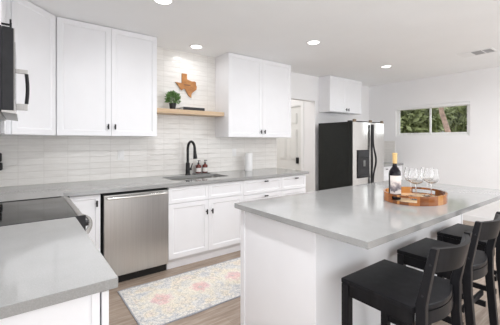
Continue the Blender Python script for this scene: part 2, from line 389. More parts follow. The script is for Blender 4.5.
# ------------------------------------------------------------------ outside, seen through the window
struct('ground', MB().box(6.3, -6, -0.35, 30, 14, -0.25), M['ground'])
def leaves(mb, c, rad, n, size, flat=1.0):
    for _ in range(n):
        u = Vector((random.gauss(0, 1), random.gauss(0, 1), random.gauss(0, 1))).normalized()*(random.random()**0.4)
        p = Vector(c)+Vector((u.x*rad[0], u.y*rad[1], u.z*rad[2]))
        a = Vector((random.gauss(0, 1), random.gauss(0, 1), random.gauss(0, 1)*flat)).normalized(); b = a.orthogonal().normalized()
        sz = size*random.uniform(0.6, 1.3)
        mb.bm.faces.new([mb.bm.verts.new(p+q) for q in (a*sz, b*sz*0.45, -a*sz, -b*sz*0.45)])
for i, (x, y, h, cr, cz, lm, lab) in enumerate([
        (10.3, 5.0, 3.0, 1.05, 2.05, 'treeleaf', 'dense green tree filling the left pane of the window'),
        (9.4, 3.5, 3.6, 0.8, 3.1, 'treeleaf2', 'tree with a thin brownish trunk in the right window pane'),
        (12.2, 3.5, 3.6, 1.15, 2.2, 'treeleaf', 'green tree outside the right end of the window'),
        (14.4, 6.9, 4.0, 1.6, 2.4, 'treeleaf2', 'pale tree further off behind the left pane'),
        (18.5, 6.6, 4.6, 2.1, 2.7, 'treeleaf', 'big shady tree farthest away behind the window mullion')]):
    t = thing('tree', lab, 'tree', (x, y, -0.25), 'trees outside the window')
    pts = [(x+0.1*math.sin(k), y+0.12*math.cos(1.3*k), -0.25+h*k/6) for k in range(7)]
    finish('trunk', MB().tube(pts, 0.1, 10, [0.085-0.006*k for k in range(7)]), M['bark'], t)
    cm = MB(); leaves(cm, (x, y, cz), (cr, cr, cr*0.9), 2600, 0.13)
    finish('crown', cm, M[lm], t)
fn = thing('garden_fence', 'low grey board fence seen through the right window pane', 'fence', (13.6, 3.6, -0.25))
fm = MB()
for k in range(28): fm.box(13.6, 1.8+k*0.125, -0.2, 13.62, 1.915+k*0.125, 1.72, 0.004, 1)
finish('boards', fm, M['fence'], fn)
for k in range(3): finish('post', MB().box(13.63, 1.9+k*1.6, -0.25, 13.72, 1.99+k*1.6, 1.76, 0.006, 1), M['fence'], fn)

# ------------------------------------------------------------------ ceiling fittings
def downlight(x, y, label, energy=3.7):
    t = thing('recessed_light', label, 'ceiling light', (x, y, ZC-0.001), 'recessed ceiling lights')
    finish('trim_ring', MB().lathe([(0.066, 0), (0.092, 0), (0.092, -0.004), (0.086, -0.007), (0.07, -0.008), (0.066, -0.005), (0.066, 0)], (x, y, ZC-0.001), 40), M['trimw'], t)
    finish('diffuser', MB().lathe([(0, -0.001), (0.065, -0.001), (0.065, -0.004), (0, -0.005)], (x, y, ZC-0.001), 40), M['lamp'], t)
    l = bpy.data.lights.new('downlight_glow', 'AREA'); l.shape = 'DISK'; l.size = 0.13; l.energy = energy; l.color = (0.97, 0.98, 1.0); l.spread = math.radians(165)
    o = bpy.data.objects.new('downlight_glow', l); o.location = (0, 0, -0.012); o.parent = t; COL.objects.link(o)
downlight(0.948, 2.475, 'recessed ceiling light at the top edge, in front of the left wall cabinets')
downlight(1.745, 3.44, 'recessed ceiling light close to the tiled wall above the wooden shelf', 1.5)
downlight(2.79, 2.45, 'recessed ceiling light in front of the cabinet over the paper towel')
downlight(4.61, 2.55, 'recessed ceiling light farthest right, near the fridge and window wall')
for lx, ly, nm, le in ((0.7, 1.3, 'above the left foreground worktop', 20), (2.79, 0.6, 'above the three stools', 14), (4.61, 0.6, 'above the floor right of the island', 17)):  # unseen lamps added to lift the room's brightness
    downlight(lx, ly, 'added fill light '+nm+', outside the frame', le)
vx0, vx1, vy0, vy1 = 4.735, 5.0, 1.235, 1.62
v = thing('ceiling_vent', 'white rectangular ceiling air vent with grey louvres', 'vent', ((vx0+vx1)/2, (vy0+vy1)/2, ZC))
vm = MB(); zt = ZC-0.0005; zb = ZC-0.008
vm.box(vx0, vy0, zb, vx0+0.025, vy1, zt, 0.002, 1); vm.box(vx1-0.025, vy0, zb, vx1, vy1, zt, 0.002, 1)
vm.box(vx0+0.025, vy0, zb, vx1-0.025, vy0+0.025, zt, 0.002, 1); vm.box(vx0+0.025, vy1-0.15, zb, vx1-0.025, vy1, zt, 0.002, 1); vm.box(vx0+0.025, 1.345, zb, vx1-0.025, 1.36, zt, 0.002, 1)
finish('frame', vm, M['trimw'], v)
finish('duct_backing', MB().box(vx0+0.026, vy0+0.026, ZC-0.002, vx1-0.026, vy1-0.151, ZC-0.001), M['darkvent'], v)
vm = MB()
for k in range(11):
    xx = vx0+0.032+k*0.0185
    vm.box(xx, vy0+0.026, ZC-0.007, xx+0.009, vy1-0.151, ZC-0.0025)
finish('louvres', vm, M['darkvent'], v)

# ------------------------------------------------------------------ cabinets
def tpull(name, parent, p, axis, out, length=0.055, reach=0.032):
    """small black bar pull: two square posts and a bar. axis = bar direction, out = unit vector away from the door"""
    p, axis, out = Vector(p), Vector(axis), Vector(out); side = axis.cross(out)
    mb = MB()
    def bx(c, la, lo, ls):
        m = Matrix((axis, out, side)).transposed().to_4x4(); m.translation = c
        mb.box(-la/2, -lo/2, -ls/2, la/2, lo/2, ls/2, 0.0015, 1, m)
    bx(p+out*(reach-0.005), length, 0.010, 0.015)
    bx(p+out*(reach/2-0.005), 0.012, reach-0.0105, 0.012)
    return finish(name, mb, M['black'], parent)
G = 0.0015
RAIL = 0.068
def upper(label, x0, x1, z0, z1, yf, yb, split=True, group='upper cabinets', pz=0.1):
    t = thing('wall_cabinet', label, 'cabinet', ((x0+x1)/2, yb, z0), group)
    finish('body', MB().box(x0+G, yf+0.021, z0, x1-G, yb-0.001, z1, 0.001, 1), M['cab'], t)
    xm = (x0+x1)/2
    for k, (a, b) in enumerate(((x0, xm), (xm, x1))):
        d = finish('door', MB().shaker(b-a-2*G, z1-z0-0.006, 0.02, RAIL, face_y(a+G, yf, z0+0.003)), M['cab'], t)
        px = (b-0.033) if k == 0 else (a+0.033)
        tpull('handle', d, (px, yf, z0+pz), (0, 0, 1), (0, -1, 0))
    return t
YF = 3.39; Z0 = 1.405; Z1 = ZC-0.004
upper('white double-door wall cabinet over the dishwasher, left of the wooden shelf', 0.262, 1.227, Z0, Z1, YF, YW, pz=0.095)
upper('white double-door wall cabinet over the paper towel roll, right of the wooden shelf', 2.19, 3.345, Z0, Z1, YF, YW, pz=0.08)
upper('short white wall cabinet above the refrigerator', 4.405, 5.40, 1.885, Z1, 3.49, YW, pz=0.055)

# diagonal corner cabinet
t = thing('wall_cabinet', 'white diagonal corner wall cabinet behind the microwave', 'cabinet', (-0.1, 3.6, Z0), 'upper cabinets')
e = 0.0155
finish('body', MB().prism([(XL+0.001, 3.05), (-0.06-e, 3.05), (0.26-e+0.0, 3.40+0.011), (0.26, 3.411), (0.26, YW-0.001), (XL+0.001, YW-0.001)], Z0, Z1), M['cab'], t)
ln = math.hypot(0.32, 0.34)
mt = Matrix.Translation((-0.06, 3.045, Z0+0.003)) @ Matrix.Rotation(math.atan2(0.345, 0.32), 4, 'Z')
finish('door', MB().shaker(ln-0.003, Z1-Z0-0.006, 0.02, RAIL, mt), M['cab'], t)

# over the range: cabinet, narrow filler cabinet, microwave
def upper_left(label, y0, y1, z0, pulls):
    xf = -0.10
    t = thing('wall_cabinet', label, 'cabinet', (XL, (y0+y1)/2, z0), 'upper cabinets')
    finish('body', MB().box(XL+0.001, y0+G, z0, xf-0.021, y1-G, Z1, 0.001, 1), M['cab'], t)
    n = 2 if pulls else 1; w_ = (y1-y0)/n
    for k in range(n):
        d = finish('door', MB().shaker(w_-2*G, Z1-z0-0.006, 0.02, RAIL if pulls else 0.05, face_px(xf, y0+k*w_+G, z0+0.003)), M['cab'], t)
        if pulls: tpull('handle', d, (xf, y0+w_+(-0.033 if k == 0 else 0.033), z0+0.10), (0, 0, 1), (1, 0, 0), 0.07, 0.05)
upper_left('white wall cabinet directly above the microwave', 2.03, 2.79, 1.965, True)
upper_left('narrow white wall cabinet between the microwave and the corner cabinet', 2.79, 3.047, Z0, False)

mw = thing('microwave', 'black and stainless over-the-range microwave at the left edge', 'microwave', (XL, 2.41, 1.50))
finish('body', MB().box(XL+0.001, 2.032, 1.505, -0.085, 2.788, 1.955, 0.003), M['blackplastic'], mw)
finish('underside', MB().box(XL+0.02, 2.04, 1.497, -0.09, 2.78, 1.5045), M['steel'], mw)
dr = finish('door', MB().box(-0.0845, 2.034, 1.515, -0.0345, 2.60, 1.95, 0.003), M['blackplastic'], mw)
finish('front_panel', MB().box(-0.0344, 2.034, 1.515, -0.031, 2.60, 1.95, 0.001, 1), M['steel'], dr)
finish('window', MB().box(-0.0305, 2.09, 1.58, -0.0285, 2.53, 1.89), M['screen'], dr)
finish('control_panel', MB().box(-0.0845, 2.603, 1.515, -0.031, 2.786, 1.95, 0.004), M['blackplastic'], mw)
for za, zb in ((1.562, 1.605), (1.81, 1.838)): finish('handle_bracket', MB().box(-0.0305, 2.575, za, 0.034, 2.597, zb, 0.004), M['steel'], dr)
finish('handle', MB().tube([(0.026+0.006*math.sin(PI*k/10), 2.586, 1.606+0.203*k/10) for k in range(11)], 0.011, 12), M['black'], dr)
finish('vent_lip', MB().prism([(-0.084, 1.5145), (-0.031, 1.5145), (-0.02, 1.497), (-0.084, 1.505)], 2.034, 2.786, 'y'), M['steel'], mw)

# ---- base cabinets
CF = 3.03; KY = 3.08; ZB = 0.878; KZ = 0.105
def base_body(t, x0, x1, yb=YW-0.001, open_top=None):
    mb = MB()
    if open_top is None:
        mb.box(x0+G, CF+0.021, KZ, x1-G, yb, ZB, 0.001, 1)
    else:
        mb.box(x0+G, CF+0.021, KZ, x0+0.018, yb, ZB); mb.box(x1-0.018, CF+0.021, KZ, x1-G, yb, ZB)
        mb.box(x0+0.018, CF+0.021, KZ, x1-0.018, yb, KZ+0.018); mb.box(x0+0.018, yb-0.012, KZ+0.018, x1-0.018, yb, ZB)
        mb.box(x0+0.018, CF+0.021, KZ+0.018, x1-0.018, CF+0.04, ZB)
    finish('body', mb, M['cab'], t)
    finish('toe_kick', MB().box(x0+G, KY, 0.0, x1-G, KY+0.015, KZ-0.0005), M['cab'], t)
t = thing('base_cabinet', 'white sink cabinet with two doors and two false drawer fronts', 'cabinet', (1.70, 3.4, 0), 'base cabinets')
base_body(t, 1.217, 2.175, open_top=True)
xm = 1.69
for a, b in ((1.217, xm), (xm, 2.175)):
    finish('false_drawer_front', MB().shaker(b-a-2*G, 0.17, 0.02, 0.045, face_y(a+G, CF, 0.697)), M['cab'], t)
for k, (a, b) in enumerate(((1.217, xm), (xm, 2.175))):
    d = finish('door', MB().shaker(b-a-2*G, 0.575, 0.02, RAIL, face_y(a+G, CF, 0.117)), M['cab'], t)
    tpull('handle', d, ((b-0.03) if k == 0 else (a+0.04), CF, 0.562), (0, 0, 1), (0, -1, 0))
def drawers(label, x0, x1, n):
    t = thing('base_cabinet', label, 'cabinet', ((x0+x1)/2, 3.4, 0), 'base cabinets'); base_body(t, x0, x1)
    for z0, z1 in ((0.685, 0.868), (0.40, 0.68), (0.117, 0.395))[:n]:
        d = finish('drawer', MB().shaker(x1-x0-2*G, z1-z0, 0.02, 0.05 if z1 > .8 else RAIL, face_y(x0+G, CF, z0)), M['cab'], t)
        tpull('handle', d, ((x0+x1)/2+0.03, CF, z1-0.033), (1, 0, 0), (0, -1, 0), 0.06)
    if n == 1:
        d = finish('door', MB().shaker(x1-x0-2*G, 0.563, 0.02, RAIL, face_y(x0+G, CF, 0.117)), M['cab'], t)
        tpull('handle', d, (x0+0.035, CF, 0.56), (0, 0, 1), (0, -1, 0))
drawers('wide white three-drawer cabinet right of the sink cabinet', 2.175, 2.809, 3)
drawers('white cabinet with one drawer over a door at the right end of the back counter', 2.809, 3.283, 1)

t = thing('base_cabinet', 'white corner base cabinet with a door between the range and dishwasher', 'cabinet', (0.2, 3.3, 0), 'base cabinets')
mb = MB(); mb.box(0.2355, CF+0.021, KZ, 0.572, YW-0.001, ZB, 0.001, 1); mb.box(XL+0.001, 2.80, KZ, 0.2345, YW-0.001, ZB, 0.001, 1)
finish('body', mb, M['cab'], t)
finish('toe_kick', MB().box(0.19, KY, 0, 0.572, KY+0.015, KZ-0.0005), M['cab'], t)
finish('filler_panel', MB().box(0.2355, 2.80, 0.117, 0.2555, 3.029, 0.868), M['cab'], t)
d = finish('door', MB().shaker(0.572-0.285, 0.75, 0.02, 0.05, face_y(0.285, CF, 0.117)), M['cab'], t)
tpull('handle', d, (0.54, CF, 0.79), (0, 0, 1), (0, -1, 0))

# left base cabinet near the camera
t = thing('base_cabinet', 'white base cabinet under the counter in the left foreground', 'cabinet', (-0.1, 1.5, 0), 'base cabinets')
finish('body', MB().box(XL+0.001, 1.068, KZ, 0.198, 2.02, ZB, 0.001, 1), M['cab'], t)
pm = MB(); pm.box(XL+0.001, 1.062, 0.0, 0.198, 1.0675, ZB); pm.box(0.175, 1.056, 0.0, 0.198, 1.0618, ZB, 0.001, 1)
finish('end_panel', pm, M['cab'], t)
finish('toe_kick', MB().box(0.125, 1.0685, 0, 0.14, 2.02, KZ-0.0005), M['cab'], t)
for k in range(2):
    a = 1.066+k*0.477
    dd = finish('drawer', MB().shaker(0.474, 0.17, 0.021, 0.045, face_px(0.2265, a, 0.697)), M['cab'], t)
    tpull('handle', dd, (0.2265, a+0.237, 0.80), (0, 1, 0), (1, 0, 0), 0.06)
    dd = finish('door', MB().shaker(0.474, 0.575, 0.021, RAIL, face_px(0.2265, a, 0.117)), M['cab'], t)
    tpull('handle', dd, (0.2265, a+(0.44 if k == 0 else 0.034), 0.58), (0, 0, 1), (1, 0, 0))

# cabinet beside the fridge
t = thing('base_cabinet', 'white base cabinet in the far corner beside the refrigerator', 'cabinet', (5.64, 3.4, 0), 'base cabinets')
finish('body', MB().box(5.236, 3.03, KZ, XR-0.012, YW-0.015, ZB, 0.001, 1), M['cab'], t)
finish('toe_kick', MB().box(5.236, 3.08, 0, XR-0.02, 3.095, KZ-0.0005), M['cab'], t)
for k in range(2):
    a = 5.236+k*0.4
    dd = finish('drawer', MB().shaker(0.397, 0.17, 0.02, 0.045, face_y(a, 3.009, 0.697)), M['cab'], t)
    tpull('handle', dd, (a+0.19, 3.009, 0.83), (1, 0, 0), (0, -1, 0))
    finish('door', MB().shaker(0.397, 0.575, 0.02, RAIL, face_y(a, 3.009, 0.117)), M['cab'], t)
tag(finish('worktop', MB().box(5.232, 2.985, 0.879, XR-0.0095, YW-0.001, 0.914, 0.004), M['quartz'], origin=(5.64, 3.36, 0.879)), 'grey quartz worktop in the far corner beside the refrigerator', 'countertop', 'quartz worktops')

# ---- worktops
SX0, SX1, SY0, SY1 = 1.345, 2.085, 3.19, 3.585
def worktop():
    """L-shaped slab with a rounded sink cut-out, as a prism with a hole"""
    mb = MB(); z0, z1 = 0.879, 0.914
    xs = [XL+0.001, 0.275, SX0, SX1, 3.315]
    mb_parts = []
    # outer loop and hole loop
    outer = [(XL+0.001, 2.812), (0.275, 2.812), (0.275, 2.995), (3.315, 2.995), (3.315, YW-0.001), (XL+0.001, YW-0.001)]
    hole = []
    r = 0.05
    for cx, cy, a0 in ((SX1-r, SY1-r, 0), (SX0+r, SY1-r, 90), (SX0+r, SY0+r, 180), (SX1-r, SY0+r, 270)):
        for k in range(7):
            a = math.radians(a0+15*k); hole.append((cx+r*math.cos(a), cy+r*math.sin(a)))
    bm = mb.bm
    def loop(pts, z):
        vs_ = [bm.verts.new((x, y, z)) for x, y in pts]
        return vs_, [bm.edges.new((vs_[i], vs_[(i+1) % len(vs_)])) for i in range(len(vs_))]
    tops = {}
    for z in (z0, z1):
        ov, oe = loop(outer, z); hv, he = loop(hole, z); tops[z] = (ov, hv)
        bmesh.ops.triangle_fill(bm, edges=oe+he, use_beauty=True)
    for i in (0, 1):
        A, Bq = tops[z0][i], tops[z1][i]
        for k in range(len(A)): bm.faces.new((A[k], A[(k+1) % len(A)], Bq[(k+1) % len(A)], Bq[k]))
    return mb
tag(finish('worktop', worktop(), M['quartz'], origin=(1.5, 3.36, 0.879), smooth=20), 'long L-shaped grey quartz worktop along the tiled wall holding the sink', 'countertop', 'quartz worktops')
tag(finish('worktop', MB().box(XL+0.001, 1.04, 0.879, 0.25, 2.022, 0.914, 0.004), M['quartz'], origin=(-0.06, 1.53, 0.879)), 'pale grey quartz worktop in the left foreground', 'countertop', 'quartz worktops')

# ---- sink, faucet
sk = thing('sink', 'stainless undermount sink set in the back worktop', 'sink', ((SX0+SX1)/2, (SY0+SY1)/2, 0.69))
def rrect(x0, x1, y0, y1, r, n=6):
    out = []
    for cx, cy, a0 in ((x1-r, y1-r, 0), (x0+r, y1-r, 90), (x0+r, y0+r, 180), (x1-r, y0+r, 270)):
        for k in range(n+1):
            a = math.radians(a0+90*k/n); out.append((cx+r*math.cos(a), cy+r*math.sin(a)))
    return out
mb = MB(); bm = mb.bm; loops = []
for ins, z in ((-0.02, 0.8775), (0.001, 0.8775), (0.004, 0.72), (0.02, 0.70), (0.06, 0.692)):
    loops.append([bm.verts.new((x, y, z)) for x, y in rrect(SX0+ins, SX1-ins, SY0+ins, SY1-ins, 0.05)])
for A, Bq in zip(loops, loops[1:]):
    for k in range(len(A)): bm.faces.new((A[k], A[(k+1) % len(A)], Bq[(k+1) % len(A)], Bq[k]))
bm.faces.new(loops[-1])
finish('bowl', mb, M['sinksteel'], sk)
finish('drain', MB().lathe([(0, 0.001), (0.03, 0.0015), (0.042, 0.004), (0.045, 0.001)], ((SX0+SX1)/2, (SY0+SY1)/2+0.05, 0.692), 24), M['chrome'], sk)
fx, fy = 1.735, 3.665
fc = thing('faucet', 'matte black gooseneck pull-down faucet behind the sink', 'faucet', (fx, fy, 0.914))
finish('base', MB().lathe([(0, 0.0005), (0.035, 0.0005), (0.035, 0.006), (0.031, 0.012), (0.0285, 0.02), (0.0255, 0.15), (0.0235, 0.155), (0, 0.155)], (fx, fy, 0.914), 24), M['black'], fc)
R = 0.1; pts = [(fx, fy, 1.07), (fx, fy, 1.16), (fx, fy, 1.245)]
for k in range(1, 17): a = PI*k/16; pts.append((fx, fy-R+R*math.cos(a), 1.245+R*math.sin(a)))
pts.append((fx, fy-2*R-0.002, 1.23))
finish('neck', MB().tube(pts, 0.0165, 14), M['black'], fc)
finish('spray_head', MB().tube([(fx, fy-0.202, 1.232), (fx, fy-0.205, 1.20), (fx, fy-0.211, 1.155), (fx, fy-0.215, 1.13)], 0.015, 16, [0.018, 0.020, 0.025, 0.0255]), M['black'], fc)
hl = MB(); hl.cyl((fx+0.02, fy, 0.985), (fx+0.05, fy, 0.985), 0.016); hl.cyl((fx+0.042, fy, 0.985), (fx+0.058, fy-0.02, 1.06), 0.008, 0.006)
finish('lever', hl, M['black'], fc)

# soap bottles on a tray
tx = 1.935; ty = 3.672
tag(finish('soap_tray', MB().box(tx-0.115, ty-0.05, 0.9145, tx+0.115, ty+0.045, 0.924, 0.004), M['greyplastic'], origin=(tx, ty, 0.9145)), 'flat dark grey tray under the two amber soap bottles', 'tray')
def soap(x, y, label):
    z = 0.9245
    t = thing('soap_bottle', label, 'bottle', (x, y, z), 'amber soap bottles')
    finish('body', MB().lathe([(0, 0), (0.034, 0), (0.037, 0.004), (0.037, 0.092), (0.034, 0.104), (0.02, 0.114), (0.012, 0.116), (0.012, 0.124), (0, 0.124)], (x, y, z), 28), M['amber'], t)
    lm = MB(); n = 16
    a0, a1 = math.radians(-175), math.radians(-35)
    vsl = [[lm.bm.verts.new((x+0.0375*math.cos(a0+(a1-a0)*k/n), y+0.0375*math.sin(a0+(a1-a0)*k/n), z+zz)) for k in range(n+1)] for zz in (0.016, 0.07)]
    for k in range(n): lm.bm.faces.new((vsl[0][k], vsl[0][k+1], vsl[1][k+1], vsl[1][k]))
    finish('label', lm, M['labelw'], t)
    pm = MB(); pm.lathe([(0, 0.1245), (0.015, 0.1245), (0.015, 0.136), (0.009, 0.141), (0.005, 0.143), (0.005, 0.16), (0, 0.16)], (x, y, z), 20)
    pm.box(x-0.009, y-0.045, z+0.16, x+0.009, y+0.01, z+0.169, 0.003)
    finish('pump', pm, M['blackplastic'], t)
    return t
soap(1.893, 3.672, 'amber soap bottle with black pump nearest the faucet')
soap(1.992, 3.672, 'amber soap bottle with black pump on the right of the pair')

# paper towel
px_, py_ = 2.68, 3.60
t = thing('paper_towel_roll', 'white paper towel roll standing on the back worktop', 'paper towel', (px_, py_, 0.9145))
finish('roll', MB().lathe([(0.021, 0), (0.053, 0), (0.055, 0.002), (0.055, 0.262), (0.053, 0.264), (0.021, 0.264), (0.021, 0)], (px_, py_, 0.9145), 36), M['paper'], t)
finish('core', MB().lathe([(0.0185, 0), (0.0205, 0), (0.0205, 0.264), (0.0185, 0.264), (0.0185, 0)], (px_, py_, 0.9145), 28), M['card'], t)

# outlets and the black fitting
def outlet(x, z, label):
    t = thing('wall_outlet', label, 'outlet', (x, YW-0.001, z), 'outlets on the tiled wall')
    finish('plate', MB().box(x-0.036, YW-0.007, z-0.058, x+0.036, YW-0.001, z+0.058, 0.003), M['plate'], t)
    finish('socket', MB().box(x-0.017, YW-0.0095, z-0.034, x+0.017, YW-0.0072, z+0.034, 0.001, 1), M['trimw'], t)
outlet(0.925, 1.19, 'white wall outlet on the tile above the dishwasher')
outlet(2.515, 1.183, 'white wall outlet on the tile left of the paper towel')
mb = MB(); mb.box(-0.215, YW-0.05, 1.075, -0.145, YW-0.001, 1.15, 0.012, 3); mb.box(-0.21, YW-0.04, 1.155, -0.15, YW-0.001, 1.24, 0.012, 3); mb.box(-0.195, YW-0.03, 1.14, -0.165, YW-0.002, 1.165)
tag(finish('wall_plug', mb, M['blackplastic'], origin=(-0.18, YW, 1.15)), 'small black plug on the tile at the left edge above the range', 'plug')

# ---- shelf with its things
sz0, sz1, sy0 = 1.688, 1.74, 3.488
tag(finish('floating_shelf', MB().box(1.232, sy0, sz0, 2.185, YW-0.001, sz1, 0.002), M['shelfwood'], origin=(1.71, YW, sz0)), 'pale oak floating shelf between the two wall cabinets', 'shelf')
qx, qy = 1.50, 3.60
t = thing('potted_plant', 'small bushy green plant in a black pot on the shelf', 'plant', (qx, qy, sz1+0.0005))
finish('pot', MB().lathe([(0, 0), (0.034, 0), (0.044, 0.082), (0.04, 0.082), (0.037, 0.07), (0, 0.07)], (qx, qy, sz1+0.0005), 28), M['black'], t)
lm = MB()
for i in range(520):
    th = random.uniform(0, 2*PI); ph = random.uniform(0.0, 0.72)*PI; r = 0.102*random.uniform(0.45, 1.0)
    c = Vector((qx+r*math.sin(ph)*math.cos(th), qy+r*math.sin(ph)*math.sin(th)*0.9, sz1+0.135+r*math.cos(ph)*0.95))
    d = Vector((math.sin(ph)*math.cos(th), math.sin(ph)*math.sin(th), math.cos(ph)+random.uniform(-0.3, 0.6))).normalized()
    sd = d.cross(Vector((random.uniform(-1, 1), random.uniform(-1, 1), 0.3))).normalized(); l = random.uniform(0.012, 0.022); nrm = d.cross(sd)*0.004
    if c.y > YW-0.02: continue
    lm.bm.faces.new([lm.bm.verts.new(q) for q in (c-d*l, c+sd*l*0.5+nrm, c+d*l, c-sd*l*0.5+nrm)])
finish('foliage', lm, M['leaf'], t)
sm = MB()
for i in range(14):
    th = random.uniform(0, 2*PI); r = 0.07*random.random()
    sm.cyl((qx+0.015*math.cos(th), qy+0.015*math.sin(th), sz1+0.065), (qx+r*math.cos(th), qy+r*math.sin(th)*0.8, sz1+0.16), 0.0015, seg=6)
finish('stems', sm, M['leaf'], t)
def book(x0, x1, y0, y1, z0, h, cm, label):
    t = thing('book', label, 'book', ((x0+x1)/2, (y0+y1)/2, z0), 'books on the shelf')
    c = MB(); c.box(x0, y0, z0, x1, y1, z0+0.003); c.box(x0, y0, z0+h-0.003, x1, y1, z0+h); c.box(x0, y0, z0+0.003, x1, y0+0.003, z0+h-0.003)
    finish('cover', c, cm, t); finish('pages', MB().box(x0+0.004, y0+0.0035, z0+0.0032, x1-0.004, y1-0.004, z0+h-0.0032), M['paper'], t)
book(1.60, 1.90, 3.51, 3.61, sz1+0.0005, 0.038, M['blackplastic'], 'black book lying flat at the front of the shelf')
book(1.60, 1.76, 3.63, 3.73, sz1+0.0005, 0.04, M['greybook'], 'pale grey book lying behind the black book on the shelf')

# state-shaped board on the tile
TX = [(30, 0), (53, 0), (53, 22), (59, 25), (66, 26), (74, 29), (82, 29), (90, 28), (95.5, 31), (96, 43), (100, 51), (98, 63), (91, 69), (82, 75), (75, 83), (73, 93), (75, 100), (67, 98), (60, 93), (56, 84), (48, 72), (43, 65), (35, 66), (30, 72), (22, 68), (18, 59), (9, 49), (0, 40), (30, 42)]
bx0, bz1, wS, hS = 1.588, 2.24, 0.308, 0.306
poly = [(bx0+a/100*wS, bz1-b/100*hS) for a, b in TX][::-1]
t = thing('cutting_board', 'orange brown wooden board cut to the outline of Texas on the tile', 'cutting board', (1.71, YW-0.001, 1.93))
finish('board', MB().prism(poly, YW-0.02, YW-0.001, 'y', 0.002), M['boardwood'], t)
finish('engraving', MB().box(1.705, YW-0.0212, 2.087, 1.80, YW-0.0202, 2.102), M['slot'], t)

# ------------------------------------------------------------------ dishwasher
t = thing('dishwasher', 'stainless steel dishwasher left of the sink cabinet', 'dishwasher', (0.9, 3.4, 0))
x0, x1 = 0.592, 1.212
finish('tub', MB().box(x0, 3.045, 0.10, x1, YW-0.02, 0.862), M['kick'], t)
d = finish('door', MB().box(x0+0.006, 3.012, 0.088, x1-0.002, 3.0445, 0.852, 0.005, 3), M['steel'], t)
hb = MB(); pts = []
for k in range(13):
    u = k/12; pts.append((x0+0.03+u*(x1-x0-0.06), 2.975-0.012*math.sin(PI*u), 0.826))
for a, b in zip(pts, pts[1:]): pass
hb.tube(pts, 0.0115, 12)
hb.box(x0+0.03, 2.966, 0.815, x0+0.052, 3.0115, 0.838, 0.003); hb.box(x1-0.052, 2.966, 0.815, x1-0.03, 3.0115, 0.838, 0.003)
finish('handle', hb, M['steelL'], d)
finish('kick_plate', MB().box(x0+0.002, 3.075, 0.0, x1-0.002, 3.09, 0.099), M['kick'], t)

# ------------------------------------------------------------------ range
t = thing('range', 'slide-in range with a black glass cooktop on the left', 'stove', (-0.05, 2.41, 0))
ry0, ry1 = 2.026, 2.794
finish('body', MB().box(XL+0.01, ry0+0.002, 0.03, 0.235, ry1-0.002, 0.897), M['steel'], t)
finish('cooktop', MB().box(XL+0.006, ry0, 0.898, 0.262, ry1, 0.915, 0.002), M['cooktop'], t)
for ya in (ry0-0.0025, ry1+0.0003): finish('end_cap', MB().box(0.252, ya, 0.80, 0.303, ya+0.002, 0.9155), M['blackplastic'], t)
finish('rear_trim', MB().box(XL+0.006, ry1+0.0026, 0.897, 0.25, ry1+0.013, 0.919, 0.002), M['black'], t)
finish('front_trim', MB().prism([(0.2635, 0.916), (0.288, 0.914), (0.299, 0.905), (0.299, 0.888), (0.2635, 0.888)], ry0, ry1, 'y'), M['steel'], t)
finish('control_strip', MB().box(0.236, ry0+0.002, 0.80, 0.302, ry1-0.002, 0.887, 0.004), M['blackplastic'], t)
for k in range(4): finish('knob', MB().cyl((0.3025, 2.12+k*0.19, 0.845), (0.33, 2.12+k*0.19, 0.845), 0.02, 0.018), M['black'], t)
d = finish('oven_door', MB().box(0.236, ry0+0.004, 0.22, 0.285, ry1-0.004, 0.795, 0.004), M['steel'], t)
finish('window', MB().box(0.2855, 2.16, 0.36, 0.287, 2.66, 0.66), M['screen'], d)
pts = [(0.305+0.075*math.sin(PI*k/14)**0.7, 2.10+0.62*k/14, 0.80-0.02+0.02*math.sin(PI*k/14)) for k in range(15)]; pts = [(0.2855, 2.10, 0.775)]+pts+[(0.2855, 2.72, 0.775)]
finish('handle', MB().tube(pts, 0.014, 12), M['steelL'], d)
finish('warming_drawer', MB().box(0.236, ry0+0.004, 0.06, 0.283, ry1-0.004, 0.212, 0.004), M['steel'], t)

# ------------------------------------------------------------------ refrigerator
f0, f1, fy0, fyb, fz = 4.27, 5.222, 2.915, 3.64, 1.695
t = thing('refrigerator', 'side-by-side refrigerator with stainless doors and black sides', 'refrigerator', ((f0+f1)/2, 3.3, 0))
finish('body', MB().box(f0+0.004, fy0+0.085, 0.03, f1-0.004, fyb, fz-0.025, 0.004), M['fridgeside'], t)
for xx in (f0+0.1, f1-0.1):
    for yy in (fy0+0.15, fyb-0.08): finish('foot', MB().cyl((xx, yy, 0), (xx, yy, 0.0295), 0.02), M['black'], t)
def bowed(xa, xb, z0, z1):
    """door with a gently bowed front"""
    n = 12; front = [(xa+(xb-xa)*k/n, fy0+0.03-0.03*math.sin(PI*(0.12+0.76*k/n))) for k in range(n+1)]
    return MB().prism(front+[(xb, fy0+0.08), (xa, fy0+0.08)], z0, z1, 'z')
xs = 4.80
dz0 = 0.06
fd = finish('freezer_door', bowed(f0+0.012, xs-0.006, dz0, fz-0.03), M['steelL'], t)
rd = finish('fridge_door', bowed(xs+0.006, f1-0.004, dz0, fz-0.03), M['steelL'], t)
finish('door_edge', MB().box(f0+0.002, fy0+0.02, dz0, f0+0.0115, fy0+0.08, fz-0.03), M['fridgeside'], fd)
dp = finish('dispenser', MB().box(4.385, fy0-0.008, 0.74, 4.72, fy0+0.003, 1.205, 0.004), M['blackplastic'], fd)
finish('control_display', MB().box(4.41, fy0-0.0105, 1.08, 4.70, fy0-0.0085, 1.19), M['screen'], dp)
finish('dispenser_shelf', MB().box(4.42, fy0-0.022, 0.75, 4.69, fy0-0.0085, 0.775, 0.003), M['blackplastic'], dp)
finish('paddle', MB().box(4.53, fy0-0.016, 0.93, 4.59, fy0-0.0085, 1.03, 0.003), M['greyplastic'], dp)
